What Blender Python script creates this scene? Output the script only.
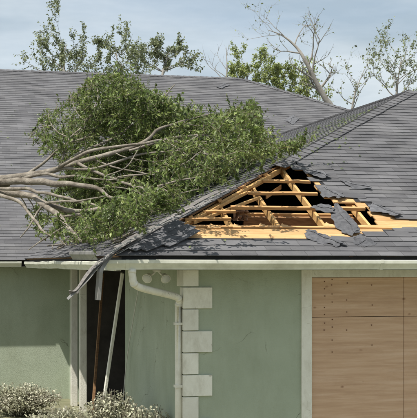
import bpy, bmesh, math, random
from math import sin, cos, sqrt, pi, radians
from mathutils import Vector, Matrix, noise

random.seed(7)
rnd = random.Random(11)
S = bpy.context.scene
for o in list(bpy.data.objects): bpy.data.objects.remove(o)
COL = S.collection

# ------------------------------------------------------------------ camera
EZ = 2.7                                   # eave height
CAM = Vector((-2.308, -14.206, EZ - 0.005)); YAW = 0.2414; FPX = 1278.6; VH = 263.0
cd = bpy.data.cameras.new('camera'); cam = bpy.data.objects.new('camera', cd); COL.objects.link(cam)
cam.location = CAM; cam.rotation_euler = (pi/2, 0, -YAW)
cd.sensor_fit = 'HORIZONTAL'; cd.sensor_width = 36; cd.lens = FPX/417*36
cd.shift_y = (VH-209)/417; cd.clip_start = 0.1; cd.clip_end = 3000
S.camera = cam
# ------------------------------------------------------------------ light
SUN = Vector((-0.39, -0.27, 0.88)).normalized()
el = math.asin(SUN.z); az = math.atan2(SUN.x, SUN.y)
W = bpy.data.worlds.new('World'); S.world = W; W.use_nodes = True
nt = W.node_tree; nt.nodes.clear()
def N(nt, t, **k):
    n = nt.nodes.new(t)
    for a, b in k.items():
        if a in n.inputs: n.inputs[a].default_value = b
        else: setattr(n, a, b)
    return n
sky = N(nt, 'ShaderNodeTexSky'); sky.sky_type = 'NISHITA'; sky.sun_disc = False
sky.sun_elevation = el; sky.sun_rotation = az; sky.dust_density = 1.5
tc = N(nt, 'ShaderNodeTexCoord'); mp = N(nt, 'ShaderNodeMapping'); mp.inputs['Scale'].default_value = (2.2, 2.2, 9)
nz = N(nt, 'ShaderNodeTexNoise', Scale=1.6, Detail=6, Roughness=.55)
rp = N(nt, 'ShaderNodeValToRGB'); rp.color_ramp.elements[0].position = .30; rp.color_ramp.elements[1].position = .68
rp.color_ramp.elements[0].color = (.55, .55, .55, 1); rp.color_ramp.elements[1].color = (1, 1, 1, 1)
nz2 = N(nt, 'ShaderNodeTexNoise', Scale=2.3, Detail=5, Roughness=.6)
rp2 = N(nt, 'ShaderNodeValToRGB'); rp2.color_ramp.elements[0].position = .35; rp2.color_ramp.elements[1].position = .7
rp2.color_ramp.elements[0].color = (3.5, 4.15, 4.6, 1); rp2.color_ramp.elements[1].color = (5.9, 6.4, 6.7, 1)
mx = N(nt, 'ShaderNodeMix'); mx.data_type = 'RGBA'
bg = N(nt, 'ShaderNodeBackground', Strength=.1); ow = N(nt, 'ShaderNodeOutputWorld')
L = nt.links.new
L(tc.outputs['Generated'], mp.inputs['Vector']); L(mp.outputs[0], nz.inputs['Vector']); L(mp.outputs[0], nz2.inputs['Vector'])
L(nz.outputs['Fac'], rp.inputs[0]); L(nz2.outputs['Fac'], rp2.inputs[0])
L(rp.outputs[0], mx.inputs[0]); L(sky.outputs[0], mx.inputs[6]); L(rp2.outputs[0], mx.inputs[7])
L(mx.outputs[2], bg.inputs[0]); L(bg.outputs[0], ow.inputs[0])
sd = bpy.data.lights.new('sun', 'SUN'); sd.energy = 4.6; sd.angle = radians(.6); sd.color = (1, .955, .88)
so = bpy.data.objects.new('sun', sd); COL.objects.link(so); so.location = (0, 0, 30)
so.rotation_euler = SUN.to_track_quat('Z', 'Y').to_euler()
S.view_settings.view_transform = 'Standard'; S.view_settings.look = 'None'
S.view_settings.exposure = 0.45; S.view_settings.gamma = 1

# ------------------------------------------------------------------ roof numbers
p = 0.467; k = sqrt(1+p*p); C = 1/k; SN = p/k
D = 10.54; T = 6.305; H = 5.426; XR = 7.657; YR = D+H/p; XL = -5.0
FW = Vector((sin(YAW), cos(YAW), 0)); RT = Vector((cos(YAW), -sin(YAW), 0))
def raydir(u, v): return FW + RT*((u-208.5)/FPX) + Vector((0, 0, (VH-v)/FPX))
def hit(u, v, P0, n):
    d = raydir(u, v); s = (Vector(P0)-CAM).dot(n)/d.dot(n); return CAM+d*s
def at_y(u, v, y):
    d = raydir(u, v); return CAM+d*((y-CAM.y)/d.y)
def at_x(u, v, x):
    d = raydir(u, v); return CAM+d*((x-CAM.x)/d.x)
NF = Vector((0, -SN, C)); NL = Vector((-SN, 0, C))
O0 = Vector((0, 0, EZ))
def frame(o, ex, ey):
    ex = Vector(ex); ey = Vector(ey); n = ex.cross(ey)
    M = Matrix((ex, ey, n)).transposed().to_4x4(); M.translation = o; return M
MF = frame(O0, (1, 0, 0), (0, C, SN))
ML = frame(O0, (0, -1, 0), (C, 0, SN))
MM = frame(Vector((0, D, EZ)), (1, 0, 0), (0, C, SN))
def pxF(u, v, off=0):
    P = hit(u, v, O0+NF*off, NF); return ((P-O0).dot(Vector((1, 0, 0))), (P-O0).dot(Vector((0, C, SN))))
def roofz(x, y):
    w = min(p*y, p*x, p*(2*T-x)); m = min(p*(y-D), p*(XR+H/p-x))
    return EZ+max(w, m)

# ------------------------------------------------------------------ mesh helpers
def obj(name, vs, fs, m, parent=None, smooth=False, mat4=None):
    me = bpy.data.meshes.new(name); me.from_pydata([tuple(v) for v in vs], [], fs); me.update()
    if m: me.materials.append(m)
    if smooth:
        for q in me.polygons: q.use_smooth = True
    return link(name, me, parent, mat4)
def link(name, me, parent=None, mat4=None):
    o = bpy.data.objects.new(name, me); COL.objects.link(o)
    if parent: o.parent = parent
    if mat4 is not None: o.matrix_local = mat4
    return o
def tag(o, label, cat, group=None, kind=None):
    if label: o['label'] = label
    if cat: o['category'] = cat
    if group: o['group'] = group
    if kind: o['kind'] = kind
    return o
def empty(name, loc=(0, 0, 0)):
    o = bpy.data.objects.new(name, None); COL.objects.link(o); o.location = loc; o.empty_display_size = .2; return o
class MB:
    def __init__(s): s.v = []; s.f = []
    def add(s, vs, fs):
        b = len(s.v); s.v += [Vector(v) for v in vs]; s.f += [tuple(i+b for i in f) for f in fs]; return s
    def box(s, x0, x1, y0, y1, z0, z1, M=None):
        vs = [Vector((x, y, z)) for z in (z0, z1) for y in (y0, y1) for x in (x0, x1)]
        if M is not None: vs = [M @ v for v in vs]
        return s.add(vs, [(0, 2, 3, 1), (4, 5, 7, 6), (0, 1, 5, 4), (2, 6, 7, 3), (0, 4, 6, 2), (1, 3, 7, 5)])
    def prism(s, poly, t0, t1, M=None):
        """poly (a,b); t0,t1 numbers or functions of (a,b)"""
        n = len(poly); f0 = t0 if callable(t0) else (lambda a, b: t0); f1 = t1 if callable(t1) else (lambda a, b: t1)
        vs = [Vector((a, b, f0(a, b))) for a, b in poly]+[Vector((a, b, f1(a, b))) for a, b in poly]
        if M is not None: vs = [M @ v for v in vs]
        return s.add(vs, [tuple(range(n-1, -1, -1)), tuple(range(n, 2*n))]+[(i, (i+1) % n, n+(i+1) % n, n+i) for i in range(n)])
    def tube(s, pts, rad, n=8, cap=True):
        pts = [Vector(q) for q in pts]; m = len(pts)
        if not hasattr(rad, '__len__'): rad = [rad]*m
        t0 = (pts[1]-pts[0]).normalized(); up = Vector((0, 0, 1)) if abs(t0.z) < .9 else Vector((1, 0, 0))
        nrm = t0.cross(up).normalized(); vs = []; fs = []
        for i in range(m):
            t = (pts[min(i+1, m-1)]-pts[max(i-1, 0)]).normalized()
            nrm = (nrm-t*nrm.dot(t)).normalized(); bn = t.cross(nrm)
            for j in range(n):
                a = 2*pi*j/n; vs.append(pts[i]+(nrm*cos(a)+bn*sin(a))*rad[i])
        for i in range(m-1):
            for j in range(n):
                j2 = (j+1) % n; fs.append((i*n+j, i*n+j2, (i+1)*n+j2, (i+1)*n+j))
        if cap: fs += [tuple(range(n-1, -1, -1)), tuple((m-1)*n+j for j in range(n))]
        return s.add(vs, fs)
    def sweep(s, prof, pts, side, up, closed=True):
        """sweep 2D profile (s along side, t along up) through pts; side/up lists or constants"""
        m = len(pts); n = len(prof); vs = []; fs = []
        for i in range(m):
            sd_ = side[i] if isinstance(side, list) else side; u_ = up[i] if isinstance(up, list) else up
            for a, b in prof: vs.append(Vector(pts[i])+sd_*a+u_*b)
        for i in range(m-1):
            for j in range(n if closed else n-1):
                j2 = (j+1) % n; fs.append((i*n+j, i*n+j2, (i+1)*n+j2, (i+1)*n+j))
        if closed: fs += [tuple(range(n-1, -1, -1)), tuple((m-1)*n+j for j in range(n))]
        return s.add(vs, fs)
    def build(s, name, m, parent=None, smooth=False, bevel=0):
        bb = s.v
        o = obj(name, bb, s.f, m, parent, smooth)
        if bevel:
            b = o.modifiers.new('bevel', 'BEVEL'); b.width = bevel; b.segments = 2; b.limit_method = 'ANGLE'
        return o
def catmull(P, r, seg=6):
    P = [Vector(q) for q in P]; out = []; ro = []
    for i in range(len(P)-1):
        a = P[max(i-1, 0)]; b = P[i]; c = P[i+1]; d = P[min(i+2, len(P)-1)]
        for j in range(seg):
            t = j/seg
            out.append(.5*((2*b)+(c-a)*t+(2*a-5*b+4*c-d)*t*t+(3*b-a-3*c+d)*t**3)); ro.append(r[i]+(r[i+1]-r[i])*t)
    out.append(P[-1]); ro.append(r[-1]); return out, ro
def clip(poly, a, b, c):
    """keep a*x+b*y<=c"""
    out = []
    for i in range(len(poly)):
        P = poly[i]; Q = poly[(i+1) % len(poly)]; dp = a*P[0]+b*P[1]-c; dq = a*Q[0]+b*Q[1]-c
        if dp <= 0: out.append(P)
        if dp*dq < 0:
            t = dp/(dp-dq); out.append((P[0]+(Q[0]-P[0])*t, P[1]+(Q[1]-P[1])*t))
    return out
def inside(poly, x, y):
    r = False
    for i in range(len(poly)):
        (x0, y0), (x1, y1) = poly[i], poly[i-1]
        if (y0 > y) != (y1 > y) and x < (x1-x0)*(y-y0)/(y1-y0)+x0: r = not r
    return r
def span(poly, y):
    xs = []
    for i in range(len(poly)):
        (x0, y0), (x1, y1) = poly[i], poly[i-1]
        if (y0 > y) != (y1 > y): xs.append((x1-x0)*(y-y0)/(y1-y0)+x0)
    return (min(xs), max(xs)) if xs else None

def rv(r): 
    while 1:
        v = Vector((r.uniform(-1, 1), r.uniform(-1, 1), r.uniform(-1, 1)))
        if .05 < v.length < 1: return v.normalized()

# ------------------------------------------------------------------ materials
def mat(name, c1, c2, scale=8, rough=.8, bump=.2, bscale=60, stretch=(1, 1, 1), rand=0., spec=.3, trans=0, detail=6, metal=0, c3=None, dirt=0, dirtc=(.05, .045, .04), dst=(1, 1, 1), dlo=.48, dhi=.72):
    m = bpy.data.materials.new(name); m.use_nodes = True; t = m.node_tree; t.nodes.clear(); L = t.links.new
    out = N(t, 'ShaderNodeOutputMaterial'); b = N(t, 'ShaderNodeBsdfPrincipled', Roughness=rough, Metallic=metal)
    b.inputs['Specular IOR Level'].default_value = spec
    g = N(t, 'ShaderNodeNewGeometry'); mp = N(t, 'ShaderNodeMapping'); mp.inputs['Scale'].default_value = stretch
    L(g.outputs['Position'], mp.inputs[0])
    nz = N(t, 'ShaderNodeTexNoise', Scale=scale, Detail=detail, Roughness=.6); L(mp.outputs[0], nz.inputs['Vector'])
    r = N(t, 'ShaderNodeValToRGB'); e = r.color_ramp.elements
    e[0].position = .32; e[1].position = .68; e[0].color = (*c1, 1); e[1].color = (*c2, 1)
    if c3: q = e.new(.5); q.color = (*c3, 1)
    L(nz.outputs['Fac'], r.inputs[0]); col = r.outputs[0]
    if rand:
        oi = N(t, 'ShaderNodeObjectInfo'); ad = N(t, 'ShaderNodeMath', operation='ADD'); fr = N(t, 'ShaderNodeMath', operation='FRACT')
        L(oi.outputs['Random'], ad.inputs[0]); L(g.outputs['Random Per Island'], ad.inputs[1]); L(ad.outputs[0], fr.inputs[0])
        mr = N(t, 'ShaderNodeMapRange'); mr.inputs[3].default_value = 1-rand; mr.inputs[4].default_value = 1+rand
        L(fr.outputs[0], mr.inputs[0]); h = N(t, 'ShaderNodeHueSaturation'); L(mr.outputs[0], h.inputs['Value']); L(col, h.inputs['Color']); col = h.outputs[0]
    if dirt:
        n3 = N(t, 'ShaderNodeTexNoise', Scale=scale*.35+1, Detail=8, Roughness=.7); m3 = N(t, 'ShaderNodeMapping'); m3.inputs['Scale'].default_value = dst; L(g.outputs['Position'], m3.inputs[0]); L(m3.outputs[0], n3.inputs['Vector'])
        r3 = N(t, 'ShaderNodeValToRGB'); r3.color_ramp.elements[0].position = dlo; r3.color_ramp.elements[1].position = dhi
        r3.color_ramp.elements[0].color = (0, 0, 0, 1); r3.color_ramp.elements[1].color = (dirt, dirt, dirt, 1)
        x = N(t, 'ShaderNodeMix'); x.data_type = 'RGBA'; L(n3.outputs[0], r3.inputs[0]); L(r3.outputs[0], x.inputs[0]); L(col, x.inputs[6]); x.inputs[7].default_value = (*dirtc, 1); col = x.outputs[2]
    L(col, b.inputs['Base Color'])
    if bump:
        n2 = N(t, 'ShaderNodeTexNoise', Scale=bscale, Detail=4); L(mp.outputs[0], n2.inputs['Vector'])
        bp = N(t, 'ShaderNodeBump', Strength=bump, Distance=.01); L(n2.outputs['Fac'], bp.inputs['Height']); L(bp.outputs[0], b.inputs['Normal'])
    if trans:
        tr = N(t, 'ShaderNodeBsdfTranslucent'); L(col, tr.inputs['Color']); ms = N(t, 'ShaderNodeMixShader'); ms.inputs[0].default_value = trans
        L(b.outputs[0], ms.inputs[1]); L(tr.outputs[0], ms.inputs[2]); L(ms.outputs[0], out.inputs[0])
    else: L(b.outputs[0], out.inputs[0])
    return m
SHING = mat('asphalt_shingle', (.098, .097, .103), (.168, .166, .172), 2.2, .92, .8, 240, stretch=(.5, 1.6, 1.6), rand=.17, spec=.2, detail=10, dirt=.4, dirtc=(.21, .205, .20))
SHINGT = mat('torn_shingle_felt', (.085, .086, .094), (.165, .166, .176), 18, .93, 1., 170, rand=.15, spec=.3, dirt=.3, dirtc=(.04, .04, .045))
FELT = mat('roof_felt', (.018, .018, .02), (.04, .04, .042), 6, .9, .3)
def wood(n, st, a=(.40, .21, .080), b=(.60, .355, .16), **kw): return mat(n, a, b, 4, .7, .25, 12, stretch=st, rand=.13, spec=.25, **kw)
WX = wood('pine_along_x', (1.2, 16, 16)); WY = wood('pine_along_y', (16, 1.2, 5), (.48, .27, .095), (.66, .42, .185))
WD = wood('sheathing_board', (1.0, 9, 9), (.45, .26, .105), (.60, .385, .19), dirt=.55, dirtc=(.40, .22, .09))
WOLD = mat('old_brown_timber', (.16, .085, .04), (.30, .17, .08), 4, .8, .3, 14, stretch=(2, 10, 10), rand=.15)
WGREY = mat('weathered_lath', (.13, .12, .115), (.27, .25, .235), 5, .85, .3, 30, stretch=(3, 8, 8), rand=.2)
STUC = mat('sage_green_stucco', (.345, .39, .295), (.41, .455, .355), 1.3, .9, .5, 90, spec=.2, dirt=.45, dirtc=(.25, .27, .19), dst=(2.2, 2.2, .8), dlo=.45, dhi=.8)
CREAM = mat('cream_paint', (.70, .68, .595), (.79, .775, .69), 5, .6, .35, 60, spec=.35, dirt=.5, dirtc=(.42, .39, .30), rand=.06, dst=(3, 3, 1.4))
GUT = mat('painted_gutter', (.58, .585, .49), (.68, .68, .58), 3, .45, .05, 40, spec=.45, stretch=(1, 4, 6), dirt=.5, dirtc=(.24, .23, .16))
GUTS = mat('bent_bare_metal', (.15, .147, .14), (.27, .262, .25), 6, .4, .05, 40, spec=.5, dirt=.4, dirtc=(.2, .19, .17), rand=.08)
BLACK = mat('black_eave_gap', (.012, .012, .013), (.025, .025, .026), 9, .6, .1)  # shadowed gap between shingles and gutter, painted as near-black fascia
DARKIN = mat('porch_shade_dark', (.05, .045, .04), (.09, .08, .07), 3, .95, .1)  # porch shade put into the colour of its walls and ceiling
CEIL = mat('ceiling_lining', (.20, .20, .16), (.27, .27, .22), 3, .9, .05)
BARK = mat('grey_bark', (.10, .082, .063), (.33, .295, .245), 7, .9, .9, 45, stretch=(1, 1, 1), detail=9, dirt=.5, dirtc=(.09, .08, .065))
BARKD = mat('dark_twig_bark', (.13, .11, .08), (.24, .21, .16), 9, .9, .4, 50)
BARKB = mat('far_tree_bark', (.20, .185, .16), (.32, .30, .27), 6, .9, .4, 30)
def leafm(n, a, b, c): return mat(n, a, b, 3.5, .45, .0, 10, rand=.58, spec=.5, trans=.38, c3=c)
LEAF = leafm('fallen_leaf_green', (.070, .105, .026), (.27, .31, .105), (.140, .19, .052))
LEAFY = leafm('yellow_green_leaf', (.24, .29, .09), (.38, .42, .16), (.30, .35, .12))
LEAFO = leafm('olive_leaf', (.14, .17, .085), (.26, .28, .15), (.19, .22, .11))
LEAFP = leafm('pale_dry_leaf', (.34, .33, .24), (.55, .52, .42), (.42, .42, .30))
GRASSM = mat('lawn', (.13, .135, .075), (.21, .20, .125), 2, .95, .5, 30, dirt=.6, dirtc=(.27, .235, .175))
LAMPW = mat('white_lamp_plastic', (.68, .67, .60), (.76, .75, .68), 8, .4, .03)
GLASS = mat('lamp_lens', (.55, .56, .55), (.66, .67, .66), 4, .12, 0, spec=.7)
KRAFT = mat('kraft_paper', (.30, .18, .11), (.46, .31, .21), 14, .85, .5, 30)
CABLE = mat('pale_cable', (.5, .5, .46), (.6, .6, .56), 5, .6, .05)
# plywood with grain, patches of knots and rusty streaks
PLY = mat('plywood_face', (.50, .325, .21), (.64, .45, .315), 3., .8, .3, 24, stretch=(.5, 9, 9), detail=12, c3=(.57, .38, .25), dirt=.3, dirtc=(.36, .21, .13), dst=(.8, 2.5, 2.5), dlo=.5, dhi=.7)
def overlay(m, vor, lo, hi, colr, feature='F1', warp=.15, masks=None, st=(1, 1, 1)):
    '''dark knots or hairline cracks with a shape of their own, laid over a material's base colour'''
    t = m.node_tree; L = t.links.new; b = [n for n in t.nodes if n.type == 'BSDF_PRINCIPLED'][0]; src = b.inputs['Base Color'].links[0].from_socket
    g = N(t, 'ShaderNodeNewGeometry'); n1 = N(t, 'ShaderNodeTexNoise', Scale=3., Detail=6.); L(g.outputs['Position'], n1.inputs['Vector'])
    vm = N(t, 'ShaderNodeVectorMath', operation='MULTIPLY_ADD'); L(n1.outputs['Color'], vm.inputs[0]); vm.inputs[1].default_value = (warp,)*3; L(g.outputs['Position'], vm.inputs[2])
    mp = N(t, 'ShaderNodeMapping'); mp.inputs['Scale'].default_value = st; L(vm.outputs[0], mp.inputs[0])
    v = N(t, 'ShaderNodeTexVoronoi', Scale=vor); v.feature = feature; L(mp.outputs[0], v.inputs['Vector'])
    mr = N(t, 'ShaderNodeMapRange'); mr.inputs[1].default_value = lo; mr.inputs[2].default_value = hi; mr.inputs[3].default_value = 1; mr.inputs[4].default_value = 0; L(v.outputs['Distance'], mr.inputs[0])
    f = mr.outputs[0]
    if masks:
        n2 = N(t, 'ShaderNodeTexNoise', Scale=masks[0], Detail=2.); L(g.outputs['Position'], n2.inputs['Vector']); m2 = N(t, 'ShaderNodeMapRange'); m2.inputs[1].default_value = masks[1]; m2.inputs[2].default_value = masks[1]+.08; L(n2.outputs[0], m2.inputs[0])
        mu = N(t, 'ShaderNodeMath', operation='MULTIPLY'); L(f, mu.inputs[0]); L(m2.outputs[0], mu.inputs[1]); f = mu.outputs[0]
    x = N(t, 'ShaderNodeMix'); x.data_type = 'RGBA'; L(f, x.inputs[0]); L(src, x.inputs[6]); x.inputs[7].default_value = (*colr, 1); L(x.outputs[2], b.inputs['Base Color'])
overlay(STUC, 1.1, .0, .006, (.16, .17, .12), 'DISTANCE_TO_EDGE', .35, (1.3, .53))
overlay(CREAM, 2.2, .0, .008, (.36, .33, .26), 'DISTANCE_TO_EDGE', .3, (2.5, .56))
overlay(PLY, 4.2, .03, .11, (.24, .12, .065), 'F1', .06, (2.2, .44), (.8, 1, 1.3))
for w_ in (WX, WY, WD): overlay(w_, 5., .03, .10, (.28, .13, .045), 'F1', .05, (3., .48))
RUST = mat('rusty_nail', (.10, .05, .03), (.20, .09, .05), 20, .8, .3)

# ------------------------------------------------------------------ ground
gv = [(-400, -60, 0), (400, -60, 0), (400, 500, 0), (-400, 500, 0)]
g = obj('ground', gv, [(0, 1, 2, 3)], GRASSM); g['kind'] = 'structure'

# ------------------------------------------------------------------ house
house = empty('house', (1.05, .75, 0))
HI = Matrix.Translation((-1.05, -.75, 0))     # children built in world coordinates
tag(house, 'green stucco house with grey shingle hip roofs and a hole torn through the roof', 'house')
def hp(mb, name, m, parent=None, smooth=False, bevel=0, kind=None):
    o = mb.build(name, m, None, smooth, bevel); o.parent = parent or house
    if parent is None: o.matrix_local = HI
    if kind: o['kind'] = kind
    return o
XW = 1.07; YW = .75; ZS = EZ-.085          # wall corner, soffit
# -- front wall around the boarded opening
UX0 = at_y(301, 300, YW).x; UX1 = at_y(312, 300, YW-.03).x; WRT = UX1+2.3
ZH1 = at_y(305, 277.3, YW-.03).z
hp(MB().box(XW, UX0+.05, YW, YW+.15, 0, ZS), 'front_wall', STUC)
hp(MB().box(WRT+.05, 2*T-XW, YW, YW+.15, 0, ZS).box(UX0+.05, WRT+.05, YW, YW+.15, ZH1+.02, ZS).box(UX0+.05, WRT+.05, YW, YW+.15, 0, .45), 'front_wall', STUC)
YS = 4.75                                  # side wall ends, open porch behind it
hp(MB().box(XW, XW+.15, YW+.152, YS, 0, ZS), 'side_wall', STUC)
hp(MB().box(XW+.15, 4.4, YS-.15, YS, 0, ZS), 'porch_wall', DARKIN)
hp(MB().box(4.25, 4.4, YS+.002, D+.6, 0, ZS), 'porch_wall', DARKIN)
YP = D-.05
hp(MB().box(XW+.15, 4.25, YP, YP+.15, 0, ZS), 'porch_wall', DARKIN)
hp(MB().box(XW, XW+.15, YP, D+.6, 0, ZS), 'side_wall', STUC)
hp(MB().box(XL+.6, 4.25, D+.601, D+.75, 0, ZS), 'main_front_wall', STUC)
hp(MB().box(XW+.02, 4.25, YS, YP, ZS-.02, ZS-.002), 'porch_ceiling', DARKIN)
hp(MB().box(2*T-XW-.15, 2*T-XW, YW+.152, D+.6, 0, ZS), 'side_wall', STUC)
hp(MB().box(2*T-XW, XR+H/p-.7, D+.6, D+.75, 0, ZS), 'main_front_wall', STUC)
yb = 2*YR-D
gm = MB(); M_ = Matrix(((0, 0, 1, XL+.6), (1, 0, 0, 0), (0, 1, 0, 0), (0, 0, 0, 1)))
gm.prism([(D+.76, 0), (yb-.7, 0), (yb-.7, EZ+.2), (YR, EZ+H-.15), (D+.76, EZ+.2)], 0, .15, M_); hp(gm, 'gable_wall', STUC)
hp(MB().box(XL+.75, XR+H/p-.7, yb-.85, yb-.7, 0, ZS), 'rear_wall', STUC)
hp(MB().box(XR+H/p-.85, XR+H/p-.7, D+.76, yb-.86, 0, ZS), 'side_wall', STUC)
# attic floor / ceiling and soffits
hp(MB().box(.20, 2*T-.2, .24, D+.2, ZS, ZS+.02).box(XL+.76, XR+H/p-.2, D+.201, yb-.2, ZS, ZS+.02), 'soffit', CEIL)
# -- quoins
qv = [271.8, 286.4, 309.5, 331.3, 353.2, 375.0, 397, 419]
for i in range(12):
    v0 = 287.4+(i-1)*21.9; v1 = v0+21.0
    if i == 0: v0 = 270.5; v1 = 286.2
    z1 = at_y(190, v0, YW).z; z0 = at_y(190, v1, YW).z
    if i == 0: z1 = ZS-.004
    w = .345 if i % 2 else .175
    if z0 < .05: break
    q = MB().box(XW-.012, XW+w, YW-.028, YW-.001, z0, z1).box(XW-.012, XW-.001, YW, YW+(.175 if i % 2 else .345), z0, z1)
    hp(q, 'quoin', CREAM, bevel=.004)
# -- boarded opening
win = hp(MB().box(UX0, UX1, YW-.032, YW+.12, .35, ZS-.004).box(WRT, WRT+.11, YW-.032, YW+.12, .35, ZS-.004)
         .box(UX1+.001, WRT-.001, YW-.030, YW+.12, ZH1, ZS-.004).box(UX1+.001, WRT-.001, YW-.06, YW+.12, .35, .45), 'window_frame', CREAM, bevel=.004)
zj = at_y(330, 317, YW+.01).z
pan = []
for z0, z1, x0, x1 in ((zj+.003, ZH1-.004, UX1+.004, UX1+1.22), (.46, zj-.003, UX1+.004, UX1+1.22), (zj+.003, ZH1-.004, UX1+1.226, WRT-.004), (.46, zj-.003, UX1+1.226, WRT-.004)):
    pan.append(hp(MB().box(x0, x1, YW+.012+.002*len(pan), YW+.03, z0, z1), 'plywood_panel', PLY, bevel=.002))
def nail(P, r=.012, n=8):
    mb = MB(); mb.tube([P, P+Vector((0, -.006, 0))], [r, r*.8], n); return mb
for j in range(2):
    nm = MB()
    for u, vs in ((324.5, (281.5, 288.8, 296, 307.5, 314.5, 323, 330)), (332, (279.5, 285, 294, 302, 319.5, 327, 340, 352)), (347, (283, 300, 312, 330)), (372, (285, 305, 325, 345))):
        for v in vs:
            if (v < 317) == (j == 0): nm.tube([at_y(u+rnd.uniform(-.6, .6), v, YW+.013), at_y(u, v, YW+.006)], [.008, .006], 7)
    o = nm.build('nail_heads', RUST); o.parent = pan[j]; o.matrix_local = Matrix(); o['kind'] = 'stuff'

# -- black fascia for the dark eave gap, and gutters
hp(MB().box(.22, 2*T-.22, .222, .24, ZS+.004, EZ+.075), 'fascia_board', BLACK)
hp(MB().box(.222, .24, .241, D+.2, ZS+.004, EZ+.075), 'fascia_board', BLACK)
hp(MB().box(XL, .221, D+.22, D+.24, ZS+.004, EZ+.075), 'fascia_board', BLACK)
KP = [(0, 0), (-.075, 0), (-.082, .02), (-.118, .072), (-.118, .108), (-.108, .114), (-.104, .108), (-.112, .104), (-.112, .074), (-.077, .024), (-.071, .005), (-.005, .005), (-.005, .11), (0, .11)]
ZG = EZ-.082
gx = [x*.6 for x in range(0, 21)]
pts = [Vector((.03+x, .215, ZG+.006*noise.noise(Vector((x*.7, 0, 3))))) for x in gx if .03+x < 2*T-.1]
gf = hp(MB().sweep(KP, pts, Vector((0, 1, 0)), Vector((0, 0, 1))), 'gutter', GUT)
hp(MB().box(.02, .032, .099, .214, ZG, ZG+.108), 'gutter_end_cap', GUT)
for xx in (.27, 3.35, 6.4):                  # seams
    hp(MB().sweep([(a-.003 if a < -.05 else a, b-.003 if b < .05 else b+.002) for a, b in KP[:7]]+[(-.10, .109)], [Vector((xx-.02, .215, ZG)), Vector((xx+.02, .215, ZG))], Vector((0, 1, 0)), Vector((0, 0, 1))), 'gutter_seam', GUT)
pts = [Vector((.215, y, ZG+.03*noise.noise(Vector((y*.8, 5, 3)))-.012)) for y in [.22+.5*i for i in range(21)]]
hp(MB().sweep(KP, pts, Vector((1, 0, 0)), Vector((0, 0, 1))), 'gutter', GUT)
hp(MB().sweep(KP, [Vector((x, D+.215, ZG)) for x in (XL, -2.5, .09)], Vector((0, 1, 0)), Vector((0, 0, 1))), 'gutter', GUT)
# -- downspout: drop outlet, two elbows, leader down the corner
P0 = at_y(132.5, 272, .155); P0.z = ZG+.004
ctr = [P0, P0+Vector((0, 0, -.075)), at_y(138, 286.5, .22), at_y(172, 295.5, .70), at_y(179, 299, .78), at_y(180.6, 305, .80)]
ctr[-1].x = XW-.05; ctr[-1].y = YW+.07
ctr.append(Vector((ctr[-1].x, ctr[-1].y, 1.4))); ctr.append(Vector((ctr[-1].x, ctr[-1].y, .15)))
cp, cr = catmull(ctr[:6], [.038]*6, 7); cp += ctr[6:]; cr += [.038]*2
ds = MB(); ds.tube(cp, [.043]*len(cp), 10)
dso = hp(ds, 'downspout', CREAM, smooth=True)
for i0 in (3, 12, 27, 34):
    i0 = min(i0, len(cp)-2); b = MB(); dv_ = (cp[i0+1]-cp[i0]).normalized(); b.tube([cp[i0]-dv_*.018, cp[i0]+dv_*.018], [.047, .047], 12); o = b.build('collar', CREAM, smooth=True); o.parent = dso; o.matrix_local = Matrix()
for z in (1.95, 1.2):
    b = MB(); b.box(ctr[-1].x-.05, XW-.001, YW+.02, YW+.12, z, z+.03); o = b.build('strap', CREAM); o.parent = dso; o.matrix_local = Matrix()

# -- shingles
EXPO = .143; TW = .305
def tabh(b0, expo): return (lambda a, b: .0135-.0085*(b-b0)/expo, lambda a, b: .0055-.0065*(b-b0)/expo)
HOLE = [pxF(u, v) for u, v in ((140, 236), (150, 231), (186, 207), (230, 183), (274, 163), (306, 171.5), (319, 184), (330, 195), (350, 199), (372, 207), (395, 216), (425, 221.5), (470, 223), (470, 229), (425, 229.5), (385, 231), (352, 237.5), (340, 239.5), (205, 239.5), (155, 240))]
DHOLE = [pxF(u, v) for u, v in ((150, 227.6), (186, 205), (230, 181), (274, 163), (305, 173), (312, 188), (322, 199), (345, 202), (364, 207), (374, 219), (376, 226.5))]
B0 = .20
roofF = MB()
rows = int((T/C-B0)/.15)+1
boards = []
for i in range(rows):
    b0 = B0+.045+i*.15; b1 = min(b0+.147, T/C); bm_ = (b0+b1)/2
    l0 = b0*C+.01; r0 = 2*T-b1*C
    sp = span(DHOLE, bm_)
    segs = [(l0, r0)] if not sp else [(l0, sp[0]), (sp[1]+rnd.uniform(0, .12), r0)]
    for a0, a1 in segs:
        if a1-a0 < .06: continue
        # shared hip end cut
        pl = [(a0, b0), (a1, b0), (a1, b1), (max(a0, b1*C+.01), b1)]
        boards.append(pl)
        sp2 = span(HOLE, bm_)
        fl = [(a0, a1)] if not sp2 else [(a0, min(a1, sp2[0])), (max(a0, sp2[1]), a1)]
        for f0, f1 in fl:
            if f1-f0 > .12: roofF.prism([(f0+.03, b0), (f1-.03, b0), (f1-.03, b1+.003), (max(f0+.03, b1*C+.03), b1+.003)], -.0045, -.0015, MF)
rf = hp(roofF, 'front_roof', FELT)
for pl in boards:
    m = MB(); m.prism(pl, -.026, -.006-.003*rnd.random(), MF); o = m.build('sheathing_board', WD); o.parent = rf; o.matrix_local = Matrix()
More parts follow.
